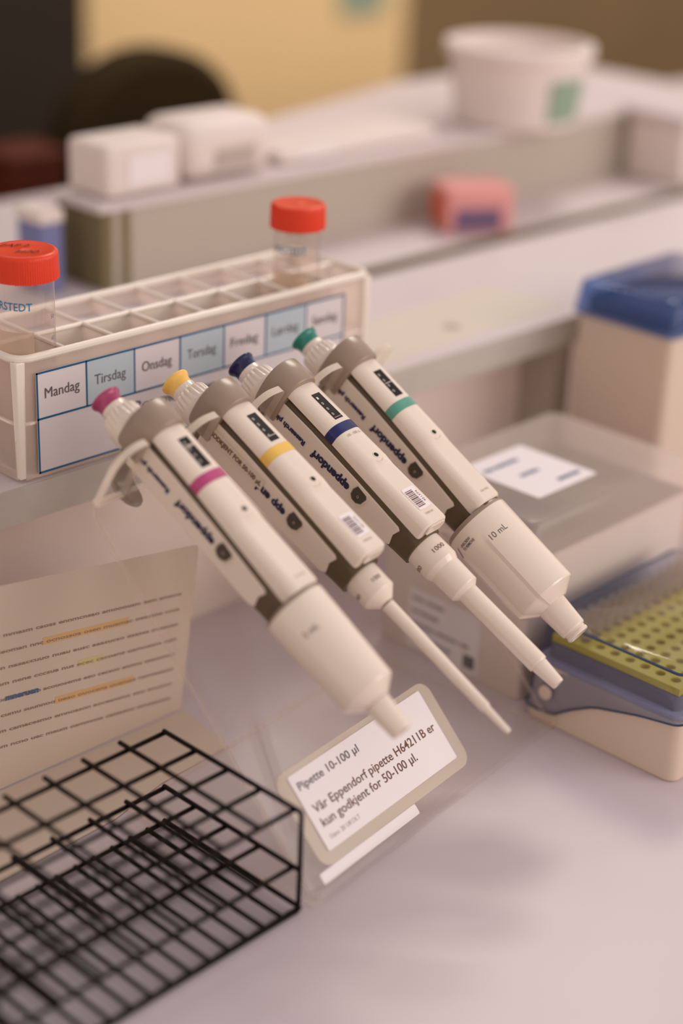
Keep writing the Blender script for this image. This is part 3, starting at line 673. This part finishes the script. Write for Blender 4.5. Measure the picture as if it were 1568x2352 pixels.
# yellow plate with real holes
bm = NB(); px0, py0, px, NXH, NYH, zt2, zb2 = 11.5, 11.5, 10.5, 12, 8, 55.5, 51
for ix in range(NXH):
    for iy in range(NYH):
        cx = px0 + px * (ix + .5); cy = py0 + px * (iy + .5); outer, inner, low = [], [], []
        for k in range(16):
            t = 2 * math.pi * k / 16 + math.pi / 16 * 0; c, s = math.cos(t), math.sin(t); q = max(abs(c), abs(s))
            outer.append(bm.verts.new((cx + c / q * px / 2, cy + s / q * px / 2, zt2))); inner.append(bm.verts.new((cx + 3.1 * c, cy + 3.1 * s, zt2))); low.append(bm.verts.new((cx + 2.9 * c, cy + 2.9 * s, zb2)))
        for k in range(16):
            j = (k + 1) % 16; bm.faces.new((outer[k], outer[j], inner[j], inner[k])); bm.faces.new((inner[k], inner[j], low[j], low[k]))
X0, X1, Y0, Y1 = px0, px0 + px * NXH, py0, py0 + px * NYH
for (a, b, c, d) in ((X0 - 2.6, X1 + 2.6, Y0 - 2.6, Y0), (X0 - 2.6, X1 + 2.6, Y1, Y1 + 2.6), (X0 - 2.6, X0, Y0, Y1), (X1, X1 + 2.6, Y0, Y1)): box(bm, a, b, c, d, zb2, zt2)
link('tip_plate', bm, M['tipyellow'], tb)
# blue lid with arched lower edge on every side
def lid(x0, x1, y0, y1, z0, z1, ins, arch, mat_, par, rimmat=None):
    bm = NB(); base = rrect(x0, x1, y0, y1, 6, 6); n = len(base); R1 = []
    # subdivide the outline so that the arches can be shaped
    fine = []
    for k in range(n):
        a, b = Vector(base[k]), Vector(base[(k + 1) % n]); m_ = max(1, int((b - a).length / 6))
        for q in range(m_): fine.append(a + (b - a) * q / m_)
    cx, cy = (x0 + x1) / 2, (y0 + y1) / 2
    low, up1, up2 = [], [], []
    for p in fine:
        fx = min(p.x - x0, x1 - p.x) / ((x1 - x0) / 2); fy = min(p.y - y0, y1 - p.y) / ((y1 - y0) / 2)
        f = max(fx, fy) if min(fx, fy) < 0.08 else min(fx, fy) * 0
        f = fx if fy < 0.03 * 3 and fx >= fy else (fy if fx < 0.09 else 0)
        a = min(1, max(0, (f - .18) / .5)); a = a * a * (3 - 2 * a)
        sy = y1 - p.y; tab = [(0, 9), (14, 8), (24, 9.5), (34, 17), (51, 26.6), (82, 34.6), (112, 39.8), (200, 40)]
        for (sa, za), (sb, zb) in zip(tab, tab[1:]):
            if sa <= sy <= sb: zl = za + (zb - za) * (sy - sa) / (sb - sa)
        low.append((p.x, p.y, zl))
        k1 = 1 - ins / ((x1 - x0) / 2); k2 = 1 - ins / ((y1 - y0) / 2)
        up1.append((cx + (p.x - cx) * k1, cy + (p.y - cy) * k2, z1 - 1.5)); up2.append((cx + (p.x - cx) * (k1 - .02), cy + (p.y - cy) * (k2 - .02), z1))
    loft(bm, [low, up1, up2], caps=False); bm.faces.new([bm.verts.new(p) for p in up2])
    o = link('lid', bm, mat_, par, smooth=True, sharp=50)
    if rimmat:
        bm = NB(); tube(bm, up1, 0.9, 8, closed=True); link('lid_top_edge', bm, rimmat, o, smooth=True)
        bm = NB(); tube(bm, low, 0.7, 8, closed=True); link('lid_lower_edge', bm, rimmat, o, smooth=True)
    return o
lid_o = lid(-1, W_ + 1, -1, D_ + 1, 12, 68, 6.5, 20, M['bluelid'], tb, M['bluerim'])
bm = NB(); lathe(bm, [(0, 4.6), (1.2, 4.2), (1.4, 2.5)], 24)
for v_ in bm.verts: v_.co = Vector((-1.6 - v_.co.z, 92 + v_.co.x, 22 + v_.co.y))
link('lid_button', bm, M['tan'], tb, smooth=True)
# tips standing in the two rear rows
bm = NB(); lathe(bm, [(-18, 1.0), (0, 2.6), (0.6, 3.5), (11, 3.7), (11.5, 3.2), (11.5, 2.6), (2, 2.4)], 14, cap1=False); t0 = link('pipette_tip', bm, M['tip'], None, smooth=True)
cT, sT = math.cos(TR), math.sin(TR); first = True
for iy in (6, 7):
    for ix in range(NXH):
        x = px0 + px * (ix + .5); y = py0 + px * (iy + .5); X = 729 + x * cT - y * sT; Y = 428 + x * sT + y * cT
        o = t0 if first else t0.copy()
        if not first: COL.objects.link(o)
        first = False; o.location = Vector((X, Y, zt2)) * MM
        tag(o, 'translucent pipette tip standing in one of the rear rows of the yellow plate', 'pipette tip', 'pipette tips in the yellow plate')

# ------------------------------------------------------------------ milky container with labelled lid
cb = empty('storage_box', (733, 545, 0), math.radians(1.0)); tag(cb, 'milky plastic storage box with printed side label and white lid label behind the pipettes', 'storage box')
CW, CD = 172, 118
bm = NB(); loft(bm, [[(x, y, z) for x, y in rrect(i, CW - i, i, CD - i, 4)] for z, i in ((0, 2), (1, 1.5), (94, 1.5))]); link('box_body', bm, M['storage'], cb, smooth=True)
bm = NB(); loft(bm, [[(x, y, z) for x, y in rrect(i, CW - i, i, CD - i, 7)] for z, i in ((94, -1.2), (97, -1.5), (114, 2), (117, 4), (118, 7))]); link('box_lid', bm, M['milky'], cb, smooth=True)
bm = NB(); prism(bm, rrect(38, 98, 26, 88, 2), lambda x, y, h: (x, y, h), 118.05, 118.4); ll = link('lid_label', bm, M['sticker'], cb)
for k, (tx, wd, x0) in enumerate(((scribble(9, 21), 34, 43), (scribble(4, 22), 18, 56), (scribble(6, 23), 22, 70))):
    link('lettering', text_bm(tx, wd, 5.2, 0.03, lambda x, y, k=k, x0=x0: (x0 + x, 76 - 19 * k - y * -1 - 4, 118.6)), M['textblue'], ll)
bm = NB(); box(bm, 4, 9, 26, 84, 119, 121); link('lid_ridge', bm, M['milky'], cb, bevel=.8)
bm = NB(); prism(bm, [(34, 4), (93, 4), (93, 46), (34, 46)], lambda y, z, h: (1.3 - h, y, z), 0, 0.25); sl = link('side_label', bm, M['paper'], cb)
for k, (tx, wd) in enumerate(((scribble(8, 31), 26), (scribble(7, 32), 22), (scribble(16, 33), 48), (scribble(11, 34), 34))):
    link('lettering', text_bm(tx, wd, 3.6, 0.02, lambda x, y, k=k: (0.9, 90 - x, 38 - k * 9 + y)), M['greyprint'], sl)
bm = NB(); prism(bm, [(37, 7), (46, 7), (46, 16), (37, 16)], lambda y, z, h: (1.0 - h, y, z), 0, 0.15); link('hazard_mark', bm, M['greyprint'], sl)

# ------------------------------------------------------------------ tall tan box with blue lid
tl = empty('tall_tip_box', (970, 618, 0), math.radians(0.5)); tag(tl, 'tall tan tip box with deep blue lid standing at the right against the shelf', 'tip box')
bm = NB(); loft(bm, [[(x, y, z) for x, y in rrect(i, 122 - i, i, 86 - i, 6)] for z, i in ((0, 3), (2, 2), (166, 2))]); link('box_body', bm, M['tan'], tl, smooth=True)
bm = NB(); loft(bm, [[(x, y, z) for x, y in rrect(i, 122 - i, i, 86 - i, 6)] for z, i in ((165, -1), (166, -1.5), (187, 1.0), (189, 2.2), (190.5, 5))]); link('lid', bm, M['bluelid2'], tl, smooth=True)
bm = NB(); loft(bm, [[(x, y, z) for x, y in rrect(6, 116, 6, 80, 4)] for z in (166, 178)]); link('tip_tray', bm, M['bluerim'], tl)

# ------------------------------------------------------------------ far shelf: partition, packages, pail
pt = empty('partition_box', (752, 980, 152.6)); tag(pt, 'long low beige partition ledge running along the back of the shelf', 'ledge')
LP = [(30, 0), (800, 0), (800, 215), (560, 215), (300, 150), (180, 62), (30, 56)]
bm = NB(); prism(bm, LP, lambda x, y, h: (x, y, h), 0, 60); link('ledge_body', bm, M['panel'], pt)
bm = NB(); prism(bm, [(0, -3), (805, -3), (805, 218), (558, 218), (298, 153), (179, 65), (0, 58)], lambda x, y, h: (x, y, h), 60, 66); link('ledge_top', bm, M['shelf'], pt)
bm = NB(); box(bm, 4, 14, -1, 54, 0, 60); box(bm, 22, 30, -1, 54, 0, 60); link('end_post', bm, M['gap'], pt)
bm = NB(); box(bm, 14, 22, 0, 54, 0, 60); link('end_panel', bm, M['panel'], pt)

def simple(name, label, cat, loc, rz, parts, group=None):
    t = empty(name, loc, rz); tag(t, label, cat, group)
    for nm, args, m_, bv in parts:
        bm = NB(); box(bm, *args); link(nm, bm, m_, t, bevel=bv)
    return t
simple('folder', 'blue violet folder standing at the left end of the beige ledge', 'folder', (716, 1000, 152.6), 0, [('cover', (0, 20, 0, 30, 0, 52), M['purple'], 2), ('top_flap', (-1, 21, -1, 31, 52, 62), M['packwhite'], 2)])
simple('paper_pack', 'white paper pack lying on the left end of the beige ledge', 'pack', (765, 984, 219), math.radians(1), [('wrapper', (0, 72, 0, 48, 0, 40), M['packwhite'], 5), ('side_seam', (20, 60, -1, 0, 8, 30), M['sticker'], 0)])
simple('soft_bag', 'crumpled white plastic bag lying beside the paper pack', 'bag', (842, 986, 219), math.radians(-1), [('bag_body', (0, 92, 0, 60, 0, 46), M['packwhite'], 14), ('printed_patch', (30, 70, -1.5, 0, 10, 24), M['mauve'] if 0 else M['paleprint'], 0)])
simple('flat_pack', 'flat white pack lying in the middle of the beige ledge', 'pack', (948, 990, 219), math.radians(1), [('wrapper', (0, 190, 0, 66, 0, 10), M['packwhite'], 4), ('label_patch', (20, 60, -1, 0, 3, 9), M['sticker'], 0)])
simple('pink_pack', 'small pink and mauve pack standing on the shelf before the ledge', 'pack', (1085, 930, 152.6), math.radians(-28), [('wrapper', (0, 62, 0, 42, 0, 40), M['pink'], 4), ('dark_window', (8, 50, -1, 0, 4, 22), M['mauve'], 0), ('side_patch', (-1, 0, 4, 36, 6, 34), M['redpack'], 0)])
pail = empty('pail', (1256, 1002, 219)); tag(pail, 'white round pail with green label standing on the beige ledge', 'pail')
bm = NB(); lathe(bm, [(0, 54), (2, 57), (60, 64), (62, 69), (71, 69), (72, 66), (72, 61), (56, 59)], 64, cap1=True); link('pail_body', bm, M['packwhite'], pail, smooth=True)
bm = NB(); n = 16; A, B = [], []
for q in range(n + 1):
    an = math.radians(-112 + 44 * q / n); A.append(bm.verts.new((58.4 * math.cos(an), 58.4 * math.sin(an), 8))); B.append(bm.verts.new((63.6 * math.cos(an), 63.6 * math.sin(an), 46)))
for q in range(n): bm.faces.new((A[q], A[q + 1], B[q + 1], B[q]))
link('green_label', bm, M['green'], pail, smooth=True)
simple('white_carton', 'white carton lying at the right end of the shelf', 'carton', (1400, 905, 152.6), 0, [('carton_body', (0, 190, 0, 70, 0, 62), M['packwhite'], 5), ('carton_flap', (-6, 196, -4, 74, 62, 70), M['shelf'], 2)])
# sheet on the shelf
bm = NB(); prism(bm, [(800, 735), (1010, 742), (1000, 812), (795, 800)], lambda x, y, h: (x, y, h), 152.45, 152.7); cs = tag(link('cream_sheet', bm, M['cream']), 'pale cream sheet lying on the shelf to the right of the rack', 'paper sheet')
for x, y, m_ in ((815, 776, 'ochre'), (900, 760, 'greyspot')):
    bm = NB(); bmesh.ops.create_circle(bm, cap_ends=True, radius=7, segments=24)
    for q in bm.verts: q.co += Vector((x, y, 152.8))
    link('round_spot', bm, M[m_], cs)

# ------------------------------------------------------------------ room behind
yb = empty('yellow_board', (1590, 2100, -760)); tag(yb, 'tall pale yellow board standing in the room behind the bench', 'board')
bm = NB(); box(bm, 0, 715, 0, 30, 0, 1500); link('board_panel', bm, M['board'], yb, bevel=4)
bm = NB(); box(bm, 545, 655, -3, 0, 868, 960); link('teal_patch', bm, M['green'], yb)
ch = empty('office_chair', (1230, 1480, -760)); tag(ch, 'dark office chair with rounded back in front of the yellow board', 'chair')
bm = NB(); secs = []
for y in (0, 12, 45, 60):
    g = 12 if y in (0, 60) else 0
    secs.append([(x * (1 - g / 200), y, 560 + (z - 560) * (1 - g / 400)) for x, z in [(-110, 560), (110, 560), (122, 700)] + [(124 * math.cos(math.radians(a)), 880 + 98 * math.sin(math.radians(a))) for a in range(0, 181, 12)] + [(-122, 700)]])
loft(bm, secs); link('backrest', bm, M['chair'], ch, smooth=True)
bm = NB(); box(bm, -125, 125, 40, 400, 430, 500); link('seat', bm, M['chair'], ch, bevel=25)
bm = NB(); box(bm, -25, 25, 40, 70, 470, 620); link('back_support', bm, M['darker'], ch)
bm = NB(); lathe(bm, [(40, 30), (430, 26)], 20, cy=250); link('gas_lift', bm, M['darker'], ch)
for k in range(5):
    a = 2 * math.pi * k / 5; bm = NB(); tube(bm, [(0, 250, 60), (120 * math.cos(a), 250 + 120 * math.sin(a), 30)], 18, 8); lg = link('leg', bm, M['darker'], ch)
    bm = NB(); bmesh.ops.create_uvsphere(bm, u_segments=12, v_segments=8, radius=26)
    for q in bm.verts: q.co += Vector((120 * math.cos(a), 250 + 120 * math.sin(a), 26))
    link('castor', bm, M['darker'], lg)
dk = empty('dark_cabinet', (570, 2060, -760)); tag(dk, 'dark cabinet standing in the shadow at the far left', 'cabinet')
bm = NB(); box(bm, 0, 1000, 0, 500, 0, 1300); link('cabinet_body', bm, M['darker'], dk, bevel=5)
bm = NB(); box(bm, 20, 490, -16, 0, 20, 1280); d1 = link('door', bm, M['darker'], dk, bevel=3); bm = NB(); box(bm, 460, 475, -36, -16, 700, 850); link('handle', bm, M['collar'], d1)
bm = NB(); box(bm, 510, 980, -16, 0, 20, 1280); d1 = link('door', bm, M['darker'], dk, bevel=3); bm = NB(); box(bm, 525, 540, -36, -16, 700, 850); link('handle', bm, M['collar'], d1)
simple('red_crate', 'dark red crate standing on a stool in front of the dark cabinet', 'crate', (985, 1420, 90), 0, [('crate_body', (0, 66, 0, 60, 0, 46), M['darkred'], 4), ('crate_rim', (-3, 69, -3, 63, 46, 52), M['darkred'], 2)])
simple('stool', 'dark stool standing in the shadow under the red crate', 'stool', (950, 1400, -760), 0, [('seat', (0, 130, 0, 130, 800, 849.5), M['darker'], 5), ('leg', (5, 25, 5, 25, 0, 800), M['darker'], 2), ('leg', (105, 125, 5, 25, 0, 800), M['darker'], 2), ('leg', (5, 25, 105, 125, 0, 800), M['darker'], 2), ('leg', (105, 125, 105, 125, 0, 800), M['darker'], 2)])
